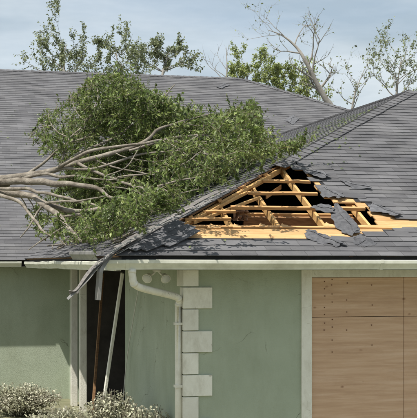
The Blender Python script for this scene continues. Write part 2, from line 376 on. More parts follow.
# tabs of the front slope: full ones share four meshes
var = []
for q in range(5):
    j = lambda s=.003: rnd.uniform(-s, s)
    pl = [(.002, 0+j()), (TW-.002, 0+j()), (TW-.002, EXPO+.03), (.002, EXPO+.03)]
    m = MB(); f1, f0 = tabh(0, EXPO); m.prism(pl, f0, f1)
    me = bpy.data.meshes.new('shingle'); me.from_pydata([tuple(v) for v in m.v], [], m.f); me.materials.append(SHING); var.append(me)
tabs = []
nrow = int((T/C-B0)/EXPO)+1
for r in range(nrow):
    b0 = B0-.03+r*EXPO; off = (r % 2)*TW/2+rnd.uniform(-.02, .02)
    n = int(2*T/TW)+2
    for c in range(-1, n):
        a0 = c*TW+off; cx, cy = a0+TW/2, b0+EXPO/2
        if cx > 2*T-cy*C or cx < cy*C-TW: continue
        if inside(HOLE, cx, cy) or (inside(HOLE, a0+.05, cy) and inside(HOLE, a0+TW-.05, cy)): continue
        P = MF @ Vector((cx, cy, 0)); d = P-CAM; f = d.dot(FW); u = 208.5+FPX*d.dot(RT)/f; v = VH-FPX*d.z/f
        full = a0 > (b0+EXPO+.03)*C+.01 and a0+TW < 2*T-(b0+EXPO)*C-.01 and b0+EXPO+.03 < T/C
        tabs.append((f, u, v, a0, b0, full))
# lower-left corner is covered by a slipped block
BLK = [(132, 253), (187, 230), (203, 237.5), (170, 256)]
blkab = [pxF(u, v) for u, v in BLK]
vis = sorted([t for t in tabs if t[5] and -5 < t[1] < 425], key=lambda t: t[0])
vis = [t for t in vis if not inside(blkab, t[3]+TW/2, t[4]+EXPO/2)]
asobj = set((t[3], t[4]) for t in vis[:300])
rest = MB()
for f, u, v, a0, b0, full in tabs:
    near = min(abs(a0+TW/2-hx)+abs(b0+EXPO/2-hy) for hx, hy in HOLE) < .45
    lift = 0; rz = 0
    if near and rnd.random() < .45: lift = rnd.uniform(.01, .07); rz = rnd.uniform(-.15, .12)
    M = MF @ Matrix.Translation((a0, b0, 0)) @ Matrix.Rotation(rz, 4, 'Z') @ Matrix.Rotation(lift*1.2, 4, 'X')
    if (a0, b0) in asobj:
        o = link('shingle', rnd.choice(var), rf); o.matrix_local = M
    else:
        pl = [(a0+.002, b0), (a0+TW-.002, b0), (a0+TW-.002, b0+EXPO+.03), (a0+.002, b0+EXPO+.03)]
        pl = clip(pl, -1, C, -.004); pl = clip(pl, 1, C, 2*T-.004); pl = clip(pl, 0, 1, T/C) if pl else pl
        if len(pl) > 2: f1, f0 = tabh(b0, EXPO); rest.prism(pl, f0, f1, MF)
o = rest.build('shingle_courses', SHING); o.parent = rf; o.matrix_local = Matrix(); o['kind'] = 'stuff'
# left slope
dl = MB(); dl.prism([(-.24, .2), (-T, T/C), (-(D+T)-.3, T/C), (-D-.3, .2)], -.026, -.004, ML)
rl = hp(dl, 'left_roof', WOLD)
def courses(M, amin, amax, bmin, bmax, clips, skip, expo=EXPO, tw=TW):
    mb = MB(); nb = int((bmax-bmin)/expo)+1
    for r in range(nb):
        b0 = bmin+r*expo; off = (r % 2)*tw/2+rnd.uniform(-.03, .03)
        for c in range(int(amin/tw)-1, int(amax/tw)+1):
            a0 = c*tw+off; jj = rnd.uniform(-.004, .004)
            if skip and skip(a0+tw/2, b0+expo/2): continue
            pl = [(a0+.001, b0+jj), (a0+tw-.001, b0+jj), (a0+tw-.001, b0+expo+.03), (a0+.001, b0+expo+.03)]
            for q in clips:
                if pl: pl = clip(pl, *q)
            if len(pl) > 2: f1, f0 = tabh(b0, expo); mb.prism(pl, f0, f1, M)
    return mb
def skipL(a, b):
    x = b*C; y = -a
    if y > D+x+.3: return True
    if y-x < .06+.05*sin(x*9)+.04*sin(x*23) and .9 < x < 3.0: return True      # torn off along the damaged hip
    if y-x < .9 and x < 1.3 and rnd.random() < .25: return True
    return False
o = courses(ML, -(D+T)-.4, 0, .17, T/C, [(1, C, -.004), (0, 1, T/C)], skipL).build('shingle_courses', SHING)
o.parent = rl; o.matrix_local = Matrix(); o['kind'] = 'stuff'
# main slope
ax1 = XR+H/p; HB = H/C
dm = MB(); dm.prism([(XL, .1), (0, .1), (T, T/C+.1), (2*T, .1), (ax1, .1), (XR, H/p/C*1.0), (XL, H/p/C)], -.03, -.004, MM)
rm = hp(dm, 'main_roof', FELT)
bt = H/p/C
def skipM(a, b): return (b*C+.35 < a < 2*T-b*C-.35) and b*C < T-.2
o = courses(MM, XL, ax1, .1, bt, [(1, C, ax1-.004), (0, 1, bt), (-1, 0, -XL)], skipM, .16, .34).build('shingle_courses', SHING)
o.parent = rm; o.matrix_local = Matrix(); o['kind'] = 'stuff'
# slopes facing away
bk = MB()
bk.add([(XL, YR, EZ+H-.002), (XR, YR, EZ+H-.002), (ax1, yb, EZ), (XL, yb, EZ)], [(0, 3, 2, 1)])
bk.add([(XR, YR, EZ+H-.006), (ax1, D, EZ), (ax1, yb, EZ)], [(0, 1, 2)])
hp(bk, 'rear_roof', SHING)
bk = MB(); bk.add([(2*T, 0, EZ), (2*T, D, EZ), (T, D+T, EZ+p*T), (T, T, EZ+p*T)], [(0, 1, 2, 3)]); hp(bk, 'right_roof', SHING)
# -- caps
def caps(A, B, sa, sb, w, step, parent, name=None, wob=0.):
    A = Vector(A); B = Vector(B); d = (B-A).normalized(); L_ = (B-A).length; n = int(L_/step); up = (Vector(sa)+Vector(sb))*-1; up.normalize()
    sa = (Vector(sa)-d*Vector(sa).dot(d)).normalized(); sb = (Vector(sb)-d*Vector(sb).dot(d)).normalized(); up = (up-d*up.dot(d)).normalized()
    j = MB()
    for i in range(n):
        s0 = i*step; s1 = s0+step*1.25; w0 = w*rnd.uniform(.95, 1.05); m = MB() if name else j; vs = []
        for s, h in ((s0, .034), (s1, .020)):
            c = A+d*s+up*(h+wob*rnd.random())
            vs += [c+sa*w0, c, c+sb*w0, c+sb*w0-up*.008, c-up*.008, c+sa*w0-up*.008]
        m.add(vs, [(0, 1, 7, 6), (1, 2, 8, 7), (2, 3, 9, 8), (3, 4, 10, 9), (4, 5, 11, 10), (5, 0, 6, 11), (5, 4, 1, 0), (4, 3, 2, 1), (6, 7, 10, 11), (7, 8, 9, 10)])
        if name: o = m.build(name, SHING); o.parent = parent; o.matrix_local = Matrix()
    if not name: o = j.build('ridge_cap_row', SHING); o.parent = parent; o.matrix_local = Matrix(); o['kind'] = 'stuff'
hp_ = lambda t: (t, t, EZ+p*t)
sF = Vector((1, -1/k*0-1, -p*1)).normalized()
dnF = Vector((0, -C, -SN)); dnL = Vector((-C, 0, -SN))
caps(hp_(2.85), hp_(T), dnL, dnF, .15, .16, rf, 'hip_cap')
caps((T, T, EZ+p*T), (T, D+T, EZ+p*T), Vector((-C, 0, -SN)), Vector((C, 0, -SN)), .15, .17, rl, 'ridge_cap')
caps((XL, YR, EZ+H), (XR, YR, EZ+H), Vector((0, -C, -SN)), Vector((0, C, -SN)), .15, .17, rm)
caps((ax1, D, EZ), (XR, YR, EZ+H), Vector((0, -C, -SN)), Vector((C, 0, -SN)), .15, .17, rm)

# -- framing in the hole
XA = 2.98
for i in range(-2, 3):
    x = XA+i*.61
    e = x/C-.06
    m = MB(); m.box(x-.019, x+.019, .25, min(e, 4.4), -.145, -.05, MF); hp(m, 'rafter', WY, bevel=.003)
for i in range(-1, 3):                                           # ties and webs lower down
    x = XA+i*.61
    P = MF @ Vector((x, 1.2+.15*i, -.2)); Q = Vector((x, P.y+.75, ZS+.05))
    m = MB(); m.sweep([(-.02, -.04), (.02, -.04), (.02, .04), (-.02, .04)], [P, Q], Vector((1, 0, 0)), Vector((0, 1, 0))); hp(m, 'truss_web', WOLD)
hd = Vector((1, 1, p)).normalized(); hs = Vector((1, -1, 0)).normalized(); hu = hs.cross(hd)
A = Vector(hp_(.35)); B = Vector(hp_(4.0))
hp(MB().sweep([(-.02, -.115), (.02, -.115), (.02, -.045), (-.02, -.045)], [A, B], hs, hu), 'hip_rafter', WY)
for t0, o0, t1, o1, hh in ((.95, .05, 2.05, .16, -.005), (1.15, .14, 1.9, .42, -.012), (1.7, .06, 2.6, .10, .0)):      # jacks torn loose beside the hip
    q0 = Vector((t0+o0, t0, EZ+p*t0+hh)); q1 = Vector((t1+o1, t1, EZ+p*t1+hh)); dd_ = (q1-q0).normalized(); sd_ = (Vector((1, -.5, 0))-dd_*Vector((1, -.5, 0)).dot(dd_)).normalized()
    hp(MB().sweep([(-.017, -.05), (.017, -.05), (.017, -.012), (-.017, -.012)], [q0, q1], sd_, sd_.cross(dd_)), 'jack_rafter', WY, bevel=.003)
def batten(u0, u1, v, off, hgt, dep, name='batten', m=WX, tilt=0):
    a0, b = pxF(u0, v, off); a1, _ = pxF(u1, v, off)
    M = MF @ Matrix.Translation((a0, b, off)) @ Matrix.Rotation(tilt, 4, 'Z')
    mb = MB(); L_ = a1-a0; n = 8; vs = []
    pts = [M @ Vector((L_*i/n, .006*noise.noise(Vector((u0*.3+i*.4, v, 0))), .008*noise.noise(Vector((u0*.3+i*.35, v, 4))))) for i in range(n+1)]
    ey = MF.to_3x3() @ Vector((0, 1, 0)); ez = MF.to_3x3() @ Vector((0, 0, 1))
    mb.sweep([(-hgt/2, -dep), (hgt/2, -dep), (hgt/2, 0), (-hgt/2, 0)], pts, ey, ez)
    return hp(mb, name, m, bevel=.004)
batten(263.5, 310, 179.6, .004, .046, .038)
batten(248, 317, 191.6, .004, .046, .038)
batten(231, 364, 206.0, .006, .05, .042, tilt=.002)
batten(170.5, 400, 225.2, .006, .048, .042, tilt=-.004)
batten(244, 362, 216.5, -.20, .05, .13, 'purlin', WOLD)
batten(240, 352, 213.0, -.17, .04, .05, 'purlin', WX)
batten(203, 236, 210.5, .004, .042, .036, tilt=.05)
batten(185, 232, 218.5, .003, .04, .036, tilt=.075)
# left slope battens poking out at the hip
for t, L_, w in ((1.25, 1.0, .05), (1.75, .8, .05), (2.2, .9, .05), (2.62, .7, .05), (2.95, .6, .05)):
    m = MB(); m.box(-t-L_, -t+.06, t/C-w/2, t/C+w/2, -.045, -.006, ML); hp(m, 'batten', WX, bevel=.003)
# brace across the attic
m = MB(); m.sweep([(-.02, -.03), (.02, -.03), (.02, .03), (-.02, .03)], [at_y(266, 197, 2.35), at_y(281, 187, 2.75)], Vector((0, 1, 0)), Vector((0, 0, 1))); hp(m, 'brace', WX)
# crumpled kraft paper behind the battens
m = MB(); vs = []; nn = 9
for i in range(nn):
    for j in range(nn):
        q = at_y(233+15*i/(nn-1), 206+15*j/(nn-1), 1.75); q += Vector((0, .14*noise.noise(Vector((i*.9, j*.9, 1))), 0)); q.x += .05*noise.noise(Vector((i, j, 7))); q.z += .05*noise.noise(Vector((i, j, 9))); vs.append(q)
m.add(vs, [(i*nn+j, (i+1)*nn+j, (i+1)*nn+j+1, i*nn+j+1) for i in range(nn-1) for j in range(nn-1)])
o = hp(m, 'kraft_paper_facing', KRAFT); sm = o.modifiers.new('thick', 'SOLIDIFY'); sm.thickness = .004
# attic insulation floor
m = MB(); vs = []; nx, ny = 40, 26
for i in range(nx):
    for j in range(ny):
        x = .6+7*i/(nx-1); y = .5+4.2*j/(ny-1); vs.append((x, y, ZS+.04+.05*noise.noise(Vector((x*3, y*3, 0)))))
m.add(vs, [(i*ny+j, (i+1)*ny+j, (i+1)*ny+j+1, i*ny+j+1) for i in range(nx-1) for j in range(ny-1)])
o = hp(m, 'attic_insulation', KRAFT, smooth=True)
# splintered wood along the lower sheathing edge
for u, v in ((213, 227), (236, 226.5), (262, 226), (284, 226.5), (329, 226), (349, 225)):
    a, b = pxF(u, v); m = MB(); w = rnd.uniform(.05, .09); h = rnd.uniform(.07, .12)
    m.prism([(a-w, b-.05), (a+w, b-.05), (a+w*.7, b+h*.3), (a+w*.1, b+h*.5), (a-w*.1, b+h), (a-w*.5, b+h*.4)], -.004, .012, MF); o = m.build('splintered_board', WD); o.parent = rf; o.matrix_local = Matrix()

# -- slipped block of shingles at the lower left of the hole
pa = Vector((*blkab[0], 0)); pb = Vector((*blkab[1], 0)); ex = (pb-pa).normalized(); ey = Vector((-ex.y, ex.x, 0)); LB = (pb-pa).length
Mb = MF @ Matrix.Translation(pa+Vector((0, 0, .035))) @ Matrix.Rotation(math.atan2(ex.y, ex.x), 4, 'Z') @ Matrix.Rotation(.02, 4, 'X')
blk = empty('slipped_shingle_block'); blk.matrix_world = Mb
tag(blk, 'slipped block of overlapping grey shingles at the lower left edge of the hole', 'shingles')
nb_ = int(LB/.2)
for r in range(4):
    for c in range(nb_+1):
        a0 = c*.2+(.1 if r % 2 else 0); b0 = -.22+r*.085
        if r == 0 and c < 2: continue
        w = min(.196, LB-a0)
        if w < .05: continue
        m = MB(); pl = [(a0, b0+rnd.uniform(-.006, .006)), (a0+w, b0+rnd.uniform(-.006, .006)), (a0+w, b0+.15), (a0, b0+.15)]
        f1, f0 = tabh(b0, .12); bend = lambda a: .05*max(0, a/LB-.55)**2*4
        m.prism(pl, lambda a, b: f0(a, b)+bend(a), lambda a, b: f1(a, b)+bend(a)); m.build('shingle', SHINGT, blk)

# -- torn flaps
def flap(name, px, hs, label, seed=0, crease=.02, m=None, th=.0045, MP=None):
    MP = MP or MF; m = m or SHINGT
    if MP is MF: ab = [pxF(u, v) for u, v in px]
    else:
        Mi = MP.inverted(); nn_ = MP.to_3x3() @ Vector((0, 0, 1)); ab = [tuple((Mi @ hit(u, v, MP.translation, nn_))[:2]) for u, v in px]
    n = len(ab); cx = sum(a for a, b in ab)/n; cy = sum(b for a, b in ab)/n
    sxx = sum((a-cx)**2 for a, b in ab); syy = sum((b-cy)**2 for a, b in ab); sxy = sum((a-cx)*(b-cy) for a, b in ab)
    th_ = .5*math.atan2(2*sxy, sxx-syy); ax = (cos(th_), sin(th_))
    def hgt(a, b):
        w = sw = 0
        for (x, y), h in zip(ab, hs):
            k_ = 1/((a-x)**2+(b-y)**2+.003); w += k_*h; sw += k_
        d = -(a-cx)*ax[1]+(b-cy)*ax[0]; l = (a-cx)*ax[0]+(b-cy)*ax[1]
        return w/sw+crease*(.9*noise.noise(Vector((l*3+seed, d*2, seed)))-.5*abs(d-.03)/.1)+crease*.25*noise.noise(Vector((a*14, b*14, seed)))
    def sheet(poly, off):
        ed = []
        for q in range(len(poly)):
            for t in (0, .25, .5, .75):
                a = poly[q][0]+(poly[(q+1) % len(poly)][0]-poly[q][0])*t; b = poly[q][1]+(poly[(q+1) % len(poly)][1]-poly[q][1])*t
                jj = .026 if t else 0; ed.append((a+rnd.uniform(-jj, jj), b+rnd.uniform(-jj, jj)))
        bm = bmesh.new(); bm.faces.new([bm.verts.new((a, b, 0)) for a, b in ed]); bmesh.ops.triangulate(bm, faces=bm.faces[:])
        for _ in range(2):
            lg = [e for e in bm.edges if e.calc_length() > .07]
            if lg: bmesh.ops.subdivide_edges(bm, edges=lg, cuts=1); bmesh.ops.triangulate(bm, faces=bm.faces[:])
        for v in bm.verts: v.co = Vector((v.co.x-cx, v.co.y-cy, max(.012, hgt(v.co.x, v.co.y))+off))
        bmesh.ops.recalc_face_normals(bm, faces=bm.faces[:])
        me = bpy.data.meshes.new(name); bm.to_mesh(me); bm.free(); me.materials.append(m); return me
    o = link(name, sheet(ab, 0)); o.matrix_world = MP @ Matrix.Translation((cx, cy, 0))
    q = o.modifiers.new('thick', 'SOLIDIFY'); q.thickness = th; q.offset = 0
    up = clip(ab, ax[1], -ax[0], ax[1]*cx-ax[0]*cy-.015)
    if len(up) > 2:
        up = [(cx+(a-cx)*.9, cy+(b-cy)*.93) for a, b in up]
        o2 = link('shingle_layer', sheet(up, .008), o); q = o2.modifiers.new('thick', 'SOLIDIFY'); q.thickness = th; q.offset = 0
    tag(o, label, 'shingle flap'); return o
F1 = 'torn_shingle_flap'
flap(F1, ((329, 215), (336, 211.5), (345, 218), (357, 229), (360, 233), (352, 237), (341, 233), (334, 224)), (.07, .12, .12, .09, .03, .03, .03, .07), 'large torn shingle flap drooping over the lowest batten and bare boards', 1, .05)
flap(F1, ((309, 213), (320, 211), (331, 213), (335, 218), (324, 217)), (.09, .10, .10, .09, .07), 'small torn shingle strip bent over a rafter left of the large drooping flap', 2)
flap(F1, ((304, 235.5), (309, 233.2), (315, 234.6), (317, 236.5), (328, 238), (331, 241), (347, 246.5), (336, 248), (333, 246), (319, 244.5), (317, 242.5), (306, 239)), (.05, .06, .07, .05, .07, .05, .03, .02, .03, .02, .03, .03), 'long curled shingle flap lying on the eave courses below the large drooping flap', 3, .05)
flap(F1, ((306, 172.5), (316, 172.5), (330, 178.5), (322, 181.5), (312, 178)), (.03, .04, .05, .05, .08), 'curled shingle flap at the top right corner of the hole', 4, .03)
flap(F1, ((340, 181.5), (350, 186), (369, 188), (371, 191), (352, 189.5)), (.015, .03, .05, .06, .02), 'thin slit shingle flap lifted above the right part of the hole', 5, .02)
flap(F1, ((353, 239), (361, 238), (363, 241), (374, 242), (376, 245), (364, 248), (361, 246), (354, 246)), (.04, .05, .03, .05, .03, .02, .02, .03), 'crumpled shingle flap on the eave courses nearest the boarded window', 6, .05)
flap(F1, ((368, 206), (380, 207), (382, 210), (394, 212), (402, 218), (392, 219), (388, 216.5), (371, 214)), (.02, .03, .03, .03, .06, .08, .07, .06), 'wide shingle flap hanging over the right end of the hole', 7, .03)
flap(F1, ((317, 189), (326, 190), (328, 193), (340, 195), (346, 199), (338, 201.5), (334, 199), (323, 199)), (.02, .02, .03, .03, .04, .07, .06, .07), 'shingle flap hanging into the hole above the third batten', 8, .03)

flap(F1, ((284, 121), (293, 116.5), (299, 120), (292, 125.5)), (.03, .04, .05, .03), 'loose pale shingle piece lying on the main roof beside the wing ridge', 9, .02, SHINGT, .005, MM)
flap(F1, ((216, 88), (224, 84.5), (230, 86), (222, 89.5)), (.03, .05, .05, .03), 'loose shingle piece lying high on the main roof below the ridge', 10, .02, SHINGT, .005, MM)
# -- peeled strips along the lower hip
def ribbon(name, pts, w, th, m, label, side, grp=None, fold=0.):
    P, _ = catmull(pts, [1]*len(pts), 5); sd_ = []; up_ = []
    for i in range(len(P)):
        t = (P[min(i+1, len(P)-1)]-P[max(i-1, 0)]).normalized(); s = (side-t*side.dot(t)).normalized(); sd_.append(s); up_.append(s.cross(t).normalized())
    mb = MB(); base = P[0].copy()
    pr = [(-w/2, fold), (0, 0), (w/2, fold), (w/2, fold+th), (0, th), (-w/2, fold+th)]
    mb.sweep(pr, [q-base for q in P], sd_, up_); o = mb.build(name, m); o.location = base; tag(o, label, 'roofing strip', grp); return o
def onL(t, off, h):                         # point along the hip, off metres into the left slope
    x = t; y = t+off; return Vector((x, y, EZ+p*x+h))
STG = 'peeled strips along the damaged hip'
for i in range(11):
    o0 = -.02+.045*i; t1 = rnd.uniform(1.0, 2.1); t0 = rnd.uniform(.12, .35)
    ps = [onL(t0+(t1-t0)*j/5, o0+rnd.uniform(-.03, .03), .03+.012*i % .05+.03*rnd.random()) for j in range(6)]
    ribbon('peeled_roofing_strip', ps, rnd.uniform(.04, .085), .006, rnd.choice((WGREY, SHINGT, GUTS)), 'narrow peeled grey roofing strip lying along the crushed lower hip', Vector((-.6, .7, -.3))+rv(rnd)*.5, STG, .008)
ribbon('hanging_flashing_strip', [onL(.42, .04, .09), onL(.16, .05, .085), at_y(98, 264, .02), at_y(84, 281, -.02), at_y(66.5, 298, .0)], .085, .004, GUTS, 'bent metal flashing strip hanging outward to the left from the roof corner', Vector((.6, -.7, .5)), None, .02)
ribbon('hanging_flashing_strip', [onL(.6, .12, .10), onL(.18, .1, .09), at_y(101.5, 266, .0), at_y(99, 281, -.01), at_y(97.5, 300, .0)], .07, .004, GUTS, 'bent metal flashing strip hanging straight down from the roof corner', Vector((1, -.35, 0)), None, .018)
ribbon('hanging_flashing_strip', [onL(.5, .2, .09), onL(.15, .22, .07), at_y(92, 266, .15), at_y(80, 282, .1), at_y(76, 293, .1)], .05, .004, WGREY, 'short narrow strip hanging behind the outward bent flashing at the roof corner', Vector((.6, -.7, .5)), None, .012)
ribbon('hanging_flashing_strip', [onL(.45, .0, .09), onL(.14, .0, .08), at_y(99, 263, .0), at_y(88, 272, -.03), at_y(75, 289, -.03), at_y(69, 291, -.02)], .06, .004, WGREY, 'ragged grey strip curling beside the outward bent flashing at the roof corner', Vector((.6, -.7, .5)), None, .015)
# broken gutter section on the side eave
gs = MB(); y0, y1 = 1.35, 3.55
gs.sweep([(a*1.05, b) for a, b in KP], [Vector((0, 0, 0)), Vector((-.01, y1-y0, .015))], Vector((1, 0, 0)), Vector((0, 0, 1)))
o = gs.build('broken_gutter_section', GUTS); o.location = (.20, y0, EZ+.028); tag(o, 'broken pale gutter section lying on top of the side gutter', 'gutter section')

# -- security light on the side wall
lp = at_y(157, 270, 1.02); lp.z = ZS; sl = empty('security_light', lp)
tag(sl, 'twin-headed white security floodlight under the eave beside the downspout', 'security light')
MB().tube([Vector((0, 0, .001)), Vector((0, 0, -.02)), Vector((0, 0, -.028))], [.055, .055, .03], 14).build('mounting_plate', LAMPW, sl)
for sx in (-1, 1):
    base = Vector((sx*.02, 0, -.025)); dr = Vector((sx*.25-.2, -.75, -.42)).normalized(); e = Vector((sx*.095, .02, -.075))
    MB().tube([base, base+Vector((sx*.03, 0, -.03)), e], [.012, .012, .012], 8).build('arm', LAMPW, sl, smooth=True)
    hd_ = MB(); hd_.tube([e-dr*.03, e, e+dr*.04, e+dr*.08, e+dr*.082], [.018, .034, .046, .062, .058], 16); h_ = hd_.build('lamp_head', LAMPW, sl, smooth=True)
    MB().tube([e+dr*.0825, e+dr*.087], [.052, .048], 16).build('lens', GLASS, h_, smooth=True)

# -- porch posts and leaning boards
PX = 1.0
def post(u, name='porch_post'):
    q = at_x(u, 300, PX); m = MB(); m.box(q.x-.06, q.x+.06, q.y-.06, q.y+.06, 0, ZS-.002); return hp(m, name, CREAM, bevel=.005)
post(83); post(74)
def lean(u0, v0, u1, v1, xx, w, label, m=WGREY):
    a = at_x(u0, v0, xx+.02); b = at_x(u1, v1, xx-.15); d = (b-a); e = a+d*((a.z-.0)/-d.z) if d.z else b
    t = (e-a).normalized(); sd_ = Vector((0, 1, 0)); sd_ = (sd_-t*sd_.dot(t)).normalized(); up_ = sd_.cross(t)
    mb = MB(); mb.sweep([(-w/2, -.02), (w/2, -.02), (w/2, .02), (-w/2, .02)], [a-e, Vector((0, 0, 0))], sd_, up_)
    o = mb.build('leaning_board', m, bevel=.003); o.location = e; tag(o, label, 'board'); return o
lean(122.5, 273, 109, 365, XW-.03, .10, 'pale board leaning against the wall end beside the dark porch opening', CREAM)
lean(103, 274, 98, 340, XW+.2, .07, 'thin weathered board leaning inside the dark porch opening', WOLD)
cb = MB(); q0 = at_x(139, 286, XW-.06); q1 = at_x(134, 315, XW-.06); q2 = at_x(126, 367, XW-.06); q3 = Vector((q2.x-.05, q2.y+.2, .02))
pp, _ = catmull([q0, q1, q2, q3], [1]*4, 8); b0 = pp[-1].copy(); cb.tube([q-b0 for q in pp], .007, 6); o = cb.build('hanging_cable', CABLE, smooth=True); o.location = b0
tag(o, 'thin pale cable hanging from the downspout elbow down the green wall', 'cable')

# ------------------------------------------------------------------ leaves
def leaf(mb, P, d, up, L_, w, fold=.25):
    s = d.cross(up)
    if s.length < 1e-3: s = d.orthogonal()
    s.normalize(); n = s.cross(d)
    m1 = P+d*L_*.45
    mb.add([P, m1+s*w+n*w*fold, P+d*L_-n*L_*.12, m1-s*w+n*w*fold, m1], [(0, 4, 1), (4, 2, 1), (0, 3, 4), (4, 3, 2)])
# ------------------------------------------------------------------ fallen tree
def place(u, v, h, ycap):
    d = raydir(u, v); s = 8.
    while s < 45:
        q = CAM+d*s
        if q.y >= ycap: return q
        if q.y > -.2 and q.z-roofz(q.x, q.y) < h: return q
        s += .05
    return q
tree = empty('fallen_tree'); trunkbase = Vector((-6.2, 5.2, 0)); tree.location = trunkbase
tag(tree, 'fallen leafy tree with grey limbs lying across the roof', 'tree')
TM = Matrix.Translation(-trunkbase)
def tp(mb, name, m, smooth=True, kind=None):
    o = mb.build(name, m, tree, smooth); o.matrix_local = TM
    if kind: o['kind'] = kind
    return o
hub = at_y(6, 186, 5.2); 
limbpts = []
def limb(px, r, name='limb', seg=6, rough=.035):
    P = [q if isinstance(q, Vector) else at_y(q[0], q[1], q[2]-.55*min(1, max(0, (q[0]-20)/60))-.0055*max(0, q[0]-105)) for q in px]
    P = [Vector((q.x, q.y, max(q.z, roofz(q.x, q.y)+.03+rr))) if q.x > .05 and q.y > .1 else q for q, rr in zip(P, r)]
    r = [q*(.47 if name == 'limb' else 1) for q in r]; pts, rr = catmull(P, r, seg+3)
    pts = [q+Vector((noise.noise(q*2.6), noise.noise(q*2.6+Vector((9, 0, 0))), noise.noise(q*2.6+Vector((0, 9, 0)))))*rough for q in pts]
    rr = [q*(1+.16*noise.noise(pts[i]*4)+.14*noise.noise(pts[i]*11)) for i, q in enumerate(rr)]
    mb = MB(); mb.tube(pts, rr, 10); limbpts.extend(zip(pts, rr)); return tp(mb, name, BARK)
# trunk: from the torn root plate over the side eave
limb([trunkbase+Vector((0, 0, -.05)), trunkbase+Vector((.15, 0, .5)), trunkbase+Vector((1.0, 0, 1.7)), Vector((-3.4, 5.2, 3.1)), hub+Vector((-.5, 0, .0)), at_y(-14, 185, 5.2), at_y(10, 183, 5.2)], [.42, .30, .24, .20, .16, .11, .05], 'trunk')
for a in range(5):
    m = MB(); d = Vector((cos(a*1.3+2.2), sin(a*1.3+2.2), 0)); m.tube([trunkbase+Vector((0, 0, .35)), trunkbase+d*.45+Vector((0, 0, .12)), trunkbase+d*1.0+Vector((0, 0, -.03))], [.2, .12, .05], 7); tp(m, 'root', BARK)
j0 = at_y(-30, 186, 5.2)
limb([at_y(-30, 184, 5.2), (0, 179, 5.15), (30, 176, 5.1), (61, 167, 5.0), (86, 160, 5.0), (115, 153, 5.0), (146, 140, 5.1), (160, 129, 5.3), (182, 120, 5.6), (208, 115.5, 6.0)], [.13, .12, .10, .085, .075, .068, .055, .045, .03, .018])
limb([(58, 168, 5.0), (75, 156, 5.3), (116, 136, 5.6), (146, 113, 5.8), (176, 85, 6.1)], [.06, .055, .04, .027, .012])
limb([(56, 168, 5.0), (83, 154, 4.7), (105, 149, 4.6), (137, 144, 4.7), (160, 140, 4.9), (185, 141, 5.2), (219, 127, 5.6)], [.05, .05, .045, .045, .04, .03, .012])
limb([j0, (2, 182, 5.0), (28, 181, 4.9), (58, 184, 4.6), (94, 187, 4.3), (112, 197, 4.1), (130, 199, 3.9)], [.13, .12, .11, .09, .065, .04, .02])
limb([(78, 163, 4.95), (104, 175.5, 4.5), (128, 185, 4.1), (152, 188.5, 3.9), (182, 181, 3.9), (205, 176, 4.0)], [.05, .045, .042, .036, .025, .012])
limb([at_y(-30, 190, 5.2), (0, 192, 5.0), (24, 194, 4.9), (43, 204, 4.5), (56, 214, 4.2), (66, 226, 3.9), (79, 238, 3.5), (88, 241, 3.2), (105, 238, 2.8), (121, 234, 2.5), (149, 218, 2.5)], [.13, .125, .11, .095, .085, .06, .05, .045, .04, .035, .02])
limb([(36, 200, 4.65), (52, 205, 4.5), (72, 210, 4.3), (108, 207, 4.1), (140, 205, 3.9)], [.09, .085, .075, .05, .02])
limb([(62, 217, 4.2), (78, 213, 4.15), (95, 210.5, 4.05)], [.04, .035, .025])
limb([(104, 176, 4.5), (125, 168, 4.5), (137, 150, 4.7), (142, 142, 4.9)], [.022, .02, .018, .015])
limb([(118, 178, 4.4), (150, 172, 4.4), (180, 164, 4.5), (201, 151, 4.8), (228, 144, 5.2)], [.03, .028, .024, .018, .010])
limb([(130, 150, 5.0), (165, 139, 5.1), (199, 135, 5.4), (237, 137, 5.8), (262, 128, 6.2)], [.045, .035, .028, .02, .010])
limb([(95, 160, 5.0), (118, 168, 4.8), (140, 172, 4.6), (160, 175, 4.5)], [.03, .025, .02, .01])
limb([(237, 137, 5.8), (265, 146, 5.9), (290, 146, 6.4), (312, 139, 6.9)], [.02, .018, .014, .008])
limb([(60, 165, 5.05), (70, 140, 5.5), (88, 120, 5.9), (98, 95, 6.3), (95, 76, 6.6)], [.04, .03, .024, .018, .010])
limb([(70, 140, 5.5), (52, 128, 5.8), (48, 112, 6.0)], [.02, .015, .008])
limb([(116, 136, 5.6), (125, 110, 6.0), (128, 84, 6.5)], [.022, .018, .010])
limb([(43, 204, 4.5), (30, 225, 4.0), (20, 238, 3.9)], [.035, .025, .012])
limb([(66, 226, 3.9), (45, 238, 3.7), (28, 250, 3.6)], [.03, .022, .012])
for px in ([(128, 185, 4.1), (150, 200, 3.7), (168, 205, 3.4)], [(152, 188, 3.9), (175, 192, 3.6), (200, 186, 3.7)], [(160, 140, 4.9), (178, 150, 4.7), (196, 160, 4.6), (215, 165, 4.6)],
           [(185, 141, 5.2), (205, 143, 5.2), (224, 150, 5.2)], [(182, 120, 5.6), (200, 124, 5.6), (222, 122, 5.8), (240, 114, 6.0)], [(115, 153, 5.0), (135, 160, 4.8), (160, 160, 4.8), (182, 154, 4.9)],
           [(94, 187, 4.3), (120, 188, 4.1), (140, 194, 3.9)], [(108, 207, 4.1), (128, 214, 3.5), (150, 213, 3.2)], [(146, 113, 5.8), (160, 112, 5.9), (176, 108, 6.0)], [(72, 210, 4.3), (95, 220, 3.9), (118, 222, 3.5)],
           [(88, 120, 5.9), (76, 108, 6.1), (70, 92, 6.3)], [(52, 128, 5.8), (38, 130, 5.9), (30, 140, 6.0)], [(201, 151, 4.8), (222, 158, 4.8), (244, 160, 5.0)], [(237, 137, 5.8), (250, 120, 6.0), (255, 104, 6.2)]):
    limb(px, [.02, .015, .010, .006][:len(px)], 'limb', 5, .05)
